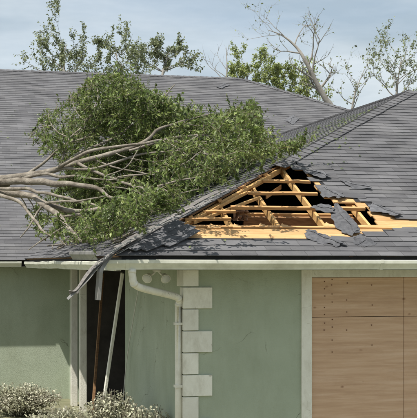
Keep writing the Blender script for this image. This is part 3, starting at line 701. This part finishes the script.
for px, r in (([(-20, 188, 5.1), (18, 189, 4.7), (40, 192, 4.4), (66, 196, 4.2), (90, 203, 3.9), (112, 214, 3.5)], [.06, .055, .05, .045, .03, .015]), ([(10, 184, 5.1), (40, 174, 4.9), (62, 176, 4.7), (88, 178, 4.5), (116, 182, 4.3)], [.06, .05, .045, .035, .015]),
              ([(20, 180, 5.1), (44, 163, 5.3), (62, 148, 5.5), (84, 138, 5.7), (104, 122, 5.9), (112, 104, 6.2)], [.05, .045, .04, .03, .022, .01]), ([(-6, 192, 4.95), (22, 206, 4.5), (36, 222, 4.0), (52, 236, 3.6), (76, 246, 3.0)], [.06, .05, .042, .032, .015]),
              ([(43, 204, 4.5), (58, 202, 4.2), (80, 199, 4.0), (108, 196, 3.8)], [.04, .036, .03, .012]), ([(61, 167, 5.0), (90, 168, 4.7), (122, 160, 4.7), (150, 152, 4.8), (186, 150, 4.9), (214, 140, 5.2)], [.045, .04, .036, .03, .022, .01])):
    limb(px, r, 'limb', 6, .05)
# crown: sprigs spread through the volume over the roof, joined to the nearest wood
SIL = [(30, 132), (45, 108), (74, 92), (92, 74), (118, 72), (133, 80), (152, 92), (165, 96), (178, 104), (192, 112), (214, 116), (232, 108), (246, 106), (253, 97), (260, 104), (263, 122), (268, 138), (286, 142), (304, 138), (314, 139), (306, 146), (286, 150), (260, 162), (236, 175), (203, 192), (176, 206), (150, 218), (128, 228), (112, 237), (92, 242), (70, 242), (36, 240), (26, 215), (34, 200), (58, 186), (66, 172), (56, 158), (32, 150)]
lr = random.Random(5); pts = []
while len(pts) < 2450:
    u = lr.uniform(22, 316); v = lr.uniform(70, 243)
    if not inside(SIL, u, v): continue
    if u < 112 and v < 160 and lr.random() < .5+.28*(u < 75): continue          # sparse upper left
    if u < 75 and v > 190 and lr.random() < .55+.22*(u < 56): continue  # thin low left sprigs, added to shade the slope beneath
    hmax = .55 if v > 150+(250-u)*.25 else 1.3
    q = place(u, v, lr.uniform(.08, hmax), 4.6+lr.random()*4.2)
    if q.y < 4.1-max(0, u-60)*.0075 and v < 198 and lr.random() < .75: continue
    if q.z-roofz(q.x, q.y) < .04: continue
    if q.y-q.x < .3+.55*(q.z-roofz(q.x, q.y)) and u < 245 and lr.random() < .55: continue
    if noise.noise(q*1.9)+.5*noise.noise(q*4.1) < lr.uniform(-.45, .05): continue
    pts.append(q)
att = [(Vector(q), r) for q, r in limbpts if q.x > -3.2]
tw = MB(); lf = MB(); order = sorted(pts, key=lambda q: min((q-a).length_squared for a, r in att[::3]))
from mathutils import kdtree
def kd_of(a):
    kd = kdtree.KDTree(len(a))
    for i, (q, r) in enumerate(a): kd.insert(q, i)
    kd.balance(); return kd
kd = kd_of(att); cnt = 0
for q in order:
    co, idx, dist = kd.find(q); r0 = min(att[idx][1]*.6, .006+.012*min(dist, 1.2)); a = att[idx][0]
    mid = (a+q)/2+rv(lr)*dist*.12+Vector((0, 0, -.05*dist)); mid.z = max(mid.z, roofz(mid.x, mid.y)+.03)
    pp, rr = catmull([a, mid, q], [r0, r0*.75, .004], 3); tw.tube(pp, rr, 5, False)
    for z, r in zip(pp[1:], rr[1:]): att.append((z, r))
    cnt += 1
    if cnt % 25 == 0: kd = kd_of(att)
    # sprigs
    for s in range(3):
        d = (rv(lr)+Vector((.3, .0, .3))).normalized(); sl_ = lr.uniform(.14, .30); e = q+d*sl_
        w_ = e-CAM; f_ = w_.dot(FW); 
        if not inside(SIL, 208.5+FPX*w_.dot(RT)/f_, VH-FPX*w_.z/f_) and lr.random() < .8: continue
        if e.z < roofz(e.x, e.y)+.04: e.z = roofz(e.x, e.y)+.04+lr.random()*.05
        d = (e-q).normalized()
        tw.tube([q, (q+e)/2+rv(lr)*.015, e], [.004, .003, .002], 3, False)
        nl = lr.randint(11, 16)
        for i in range(nl):
            b = q+(e-q)*((i+.6)/nl); dd = (d*.5+rv(lr)*.8+Vector((0, 0, -.12))).normalized(); L_ = lr.uniform(.042, .085)*(1+.5*noise.noise(q*1.3))
            leaf(lf, b, dd, (Vector((0, 0, 1))+rv(lr)*.55).normalized(), L_, L_*lr.uniform(.19, .27), lr.uniform(.05, .4))
tp(tw, 'twigs', BARKD, True, 'stuff'); tp(lf, 'crown', LEAF, False)

# broken sticks on the low part of the slope
SG = 'broken sticks on the low side slope'
for i in range(45):
    u = rnd.uniform(45, 125); v = rnd.uniform(228, 256); q = place(u, v, .035, 9); a = rnd.uniform(-.7, .9); L_ = rnd.uniform(.35, .9)
    d = Vector((sin(a)*.6, -cos(a), 0)); e = q+d*L_; e.z = max(roofz(e.x, e.y), EZ-.05)+.035+rnd.uniform(0, .06)
    if min(q.x, e.x) < .4 or e.y < e.x+.05: continue
    mid = (q+e)/2+rv(rnd)*.03; mid.z = max(mid.z, roofz(mid.x, mid.y)+.035); mb = MB(); r = rnd.uniform(.008, .018); mb.tube([(0, 0, 0), mid-q, e-q], [r, r*.9, r*.5], 6)
    o = mb.build('broken_stick', BARK if i % 2 else BARKD, smooth=True); o.location = q; tag(o, 'thin broken stick lying among the debris on the low roof edge', 'stick', SG)

# leaves blown over the slopes
ll = MB(); r9 = random.Random(77)
for i in range(1500):
    if i % 3: x = r9.uniform(.3, 5.5); y_ = x+abs(r9.gauss(0, 1))*2.2+.1
    elif i % 2: x = r9.uniform(-2, 8); y_ = r9.uniform(D+1, D+9)
    else: x = r9.uniform(.8, 4.4); y_ = x-abs(r9.gauss(0, .45)); y_ = y_ if r9.random() < .4 else -1
    if y_ < .25: continue
    q = Vector((x, y_, roofz(x, y_)+.026)); Pd = q-CAM; f_ = Pd.dot(FW)
    e_ = .05; nr = Vector((roofz(x-e_, y_)-roofz(x+e_, y_), roofz(x, y_-e_)-roofz(x, y_+e_), 2*e_)).normalized()
    ab = ((MF.inverted() @ q)[0], (MF.inverted() @ q)[1])
    if y_ < x and inside(HOLE, *ab): continue
    d = rv(r9); d = (d-nr*d.dot(nr)).normalized(); leaf(ll, q, (d+nr*.12).normalized(), (nr+rv(r9)*.3).normalized(), r9.uniform(.04, .085), r9.uniform(.01, .02), .3)
o = ll.build('scattered_leaves', LEAF); tag(o, 'loose green leaves scattered over the roof slopes', 'leaves', kind='stuff')

# ------------------------------------------------------------------ trees behind the house
def grow(name, label, base, trunk, tr, levels, nb, ln, lm, leaves, lsize, seed, bark=BARKB, spread=.8, upb=.35, group='trees behind the house'):
    """trunk: list of points relative to base"""
    r = random.Random(seed); root = empty(name, base); tag(root, label, 'tree', group)
    tb = MB(); br = MB(); lf = MB()
    P, R = catmull(trunk, [tr*(1-.95*i/(len(trunk)-1)) for i in range(len(trunk))], 5); tb.tube(P, R, 8)
    def branch(o, d, L_, rad, lev):
        q = [o]; dd = d.copy(); n = 4
        for i in range(n):
            dd = (dd+rv(r)*.28+Vector((0, 0, upb*.18))).normalized(); q.append(q[-1]+dd*L_/n)
        br.tube(q, [rad*(1-.75*i/n) for i in range(n+1)], 5 if lev > 1 else 3, False)
        if lev > 0:
            for i in range(nb):
                t = r.uniform(.25, 1); i0 = min(int(t*n), n-1); o2 = q[i0]+(q[i0+1]-q[i0])*(t*n-i0)
                nd = (dd*.8+rv(r)*spread+Vector((0, 0, upb*.4))).normalized(); branch(o2, nd, L_*r.uniform(.45, .7), rad*.45, lev-1)
        if lev <= 1 and lm:
            for i in range(leaves):
                t = r.random(); i0 = min(int(t*n), n-1); b = q[i0]+(q[i0+1]-q[i0])*(t*n-i0)+rv(r)*.05
                L2 = lsize*r.uniform(.7, 1.3); leaf(lf, b, (rv(r)+Vector((0, 0, -.2))).normalized(), (Vector((0, 0, 1))+rv(r)*.8).normalized(), L2, L2*.3)
    nP = len(P)
    for f, d, L_ in ln:
        i = min(int(f*(nP-1)), nP-1); branch(P[i], Vector(d).normalized(), L_, max(R[i]*.55, .012), levels)
    tb.build('trunk', bark, root, True); br.build('limbs', bark, root, True)
    if lf.v: lf.build('crown', lm, root)
    return root
def basept(u, y):
    q = at_y(u, 263, y); return Vector((q.x, q.y, 0))
def rel(base, pts, y): return [Vector((0, 0, -.05))]+[at_y(u, v, y+dy)-base for u, v, dy in pts]
rr_ = random.Random(3)
def fan(n, f0, f1, L_, up=.6, seed=1):
    r = random.Random(seed); o = []
    for i in range(n):
        a = i*2.4+r.random(); o.append((f0+(f1-f0)*(i+.5)/n, (cos(a), sin(a), up+r.uniform(-.2, .4)), L_*r.uniform(.7, 1.15)))
    return o
y = 37.
b = basept(160, y); grow('background_tree', 'open olive-leaved tree rising behind the ridge above the fallen crown', b, rel(b, [(160, 150, 0), (160, 95, 0), (163, 72, .3), (167, 58, .5), (171, 46, .6)], y), .11, 2, 4, fan(10, .55, .98, 1.0, .3, 2)+[(.62, (.9, .1, .5), 1.2), (.6, (-1, .1, .5), 1.4)], LEAFO, 15, .10, 21)
b = basept(122, y-1); grow('background_tree', 'olive-leaved tree behind the ridge at the left above the sparse branches', b, rel(b, [(122, 150, 0), (121, 95, 0), (118, 70, .3), (116, 50, .5)], y-1), .11, 2, 4, fan(12, .52, .96, 1.2, .35, 4), LEAFO, 16, .10, 22)
b = basept(70, y+1); grow('background_tree', 'olive-leaved tree behind the roof at the far left of the ridge', b, rel(b, [(70, 150, 0), (68, 95, 0), (64, 68, .3), (66, 44, .5)], y+1), .13, 2, 4, fan(13, .52, .96, 1.4, .4, 5), LEAFO, 16, .10, 23)
b = basept(222, y); grow('background_tree', 'leafless shrubby tree behind the middle of the ridge', b, rel(b, [(224, 150, 0), (226, 90, 0), (227, 66, 0), (226, 46, .2)], y), .09, 1, 4, [(.55, (-1, 0, .55), 1.2), (.6, (-.9, .3, .9), 1.0), (.7, (-.5, .1, 1), .9), (.6, (.5, .2, .9), .8), (.85, (.3, 0, 1), .6)], None, 0, .1, 24)
b = basept(250, y-2); grow('background_tree', 'bushy yellow-green tree behind the right end of the ridge', b, rel(b, [(250, 150, 0), (249, 95, 0), (247, 78, 0), (246, 62, .2)], y-2), .10, 2, 4, fan(12, .45, .93, .75, .7, 6), LEAFY, 17, .09, 25)
b = basept(279, y-3); grow('background_tree', 'yellow-green tree behind the upper part of the descending hip', b, rel(b, [(280, 150, 0), (280, 100, 0), (279, 86, 0), (277, 70, .2)], y-3), .10, 2, 4, fan(12, .5, .93, .75, .7, 7), LEAFY, 16, .09, 26)
b = basept(308, y-2); grow('background_tree', 'low yellow-green tree under the leaning bare trunk', b, rel(b, [(308, 150, 0), (308, 115, 0), (307, 97, 0), (306, 82, .2)], y-2), .08, 2, 4, fan(9, .55, .97, .8, .8, 8), LEAFY, 7, .11, 27)
b = basept(345, y-4); grow('background_tree', 'bare tree with a thick trunk leaning left above the descending hip', b, rel(b, [(341, 150, 0), (333, 112, 0), (325, 98, 0), (316, 82, 0), (306, 62, 0), (297, 48, .2), (283, 36, .4), (268, 30, .6)], y-4), .19, 2, 4,
     [(.55, (.3, 0, 1), 1.4), (.5, (-1, .1, .4), 1.2), (.62, (.5, .1, .9), 1.5), (.7, (-1, .2, .3), 1.1), (.78, (.2, .3, 1), 1.3), (.85, (-.6, 0, .9), 1.2), (.9, (-1, .1, -.1), 1.3), (.95, (-.5, .2, .8), 1.2), (.45, (.8, .2, .7), 1.1), (.42, (-.9, .1, .6), 1.0)], LEAFO, 1, .1, 28)
b = basept(352, y-1); grow('background_tree', 'slender leafless tree rising behind the wing ridge', b, rel(b, [(350, 150, 0), (352, 110, 0), (357, 88, 0), (364, 70, .2)], y-1), .09, 2, 3, fan(9, .5, .97, 1.1, .9, 9), LEAFO, 2, .11, 29)
b = basept(395, y); grow('background_tree', 'thin-leaved tree at the right behind the wing roof peak', b, rel(b, [(395, 150, 0), (396, 105, 0), (398, 80, 0), (402, 55, .2)], y), .12, 2, 4, fan(12, .5, .97, 1.5, .7, 10), LEAFO, 6, .11, 30)

# ------------------------------------------------------------------ pale shrubs at the wall foot
def shrub(base, hgt, rad, n, seed, label):
    r = random.Random(seed); root = empty('dry_shrub', base); tag(root, label, 'shrub', 'pale shrubs along the wall'); st = MB(); lf = MB()
    for i in range(n):
        a = r.uniform(0, 2*pi); e = r.uniform(.25, 1); q = Vector((cos(a)*rad*e, sin(a)*rad*e, hgt*(1-.45*e*e)*r.uniform(.75, 1.03)))
        pp, rr = catmull([Vector((cos(a)*.05, sin(a)*.05, -.03)), Vector((q.x*.45, q.y*.45, q.z*.55)), q], [.012, .008, .003], 3); st.tube(pp, rr, 4, False)
        for j in range(55):
            t = r.uniform(.35, 1); b = pp[min(int(t*6), 6)]+rv(r)*.09; L2 = r.uniform(.03, .065); leaf(lf, b, (rv(r)+Vector((0, 0, .2))).normalized(), (Vector((0, 0, 1))+rv(r)*.6).normalized(), L2, L2*.3)
    st.build('stems', BARKD, root, True); lf.build('foliage', LEAFP, root)
for u, v, x, y_, rad, sd_, lb in ((112, 372, .25, 2.6, .55, 1, 'pale dry shrub below the leaning board'), (148, 388, .40, 1.5, .5, 2, 'pale dry shrub at the wall foot left of the downspout'), (60, 388, -.6, 3.3, .6, 3, 'pale dry shrub at the far left below the porch posts'), (18, 372, -1.5, 8.6, .9, 4, 'pale dry shrub farthest left against the recessed green wall')):
    q = at_y(u, v, y_); shrub(Vector((q.x, q.y, 0)), q.z-.2, rad, 150, sd_, lb)
S.render.engine = 'CYCLES'
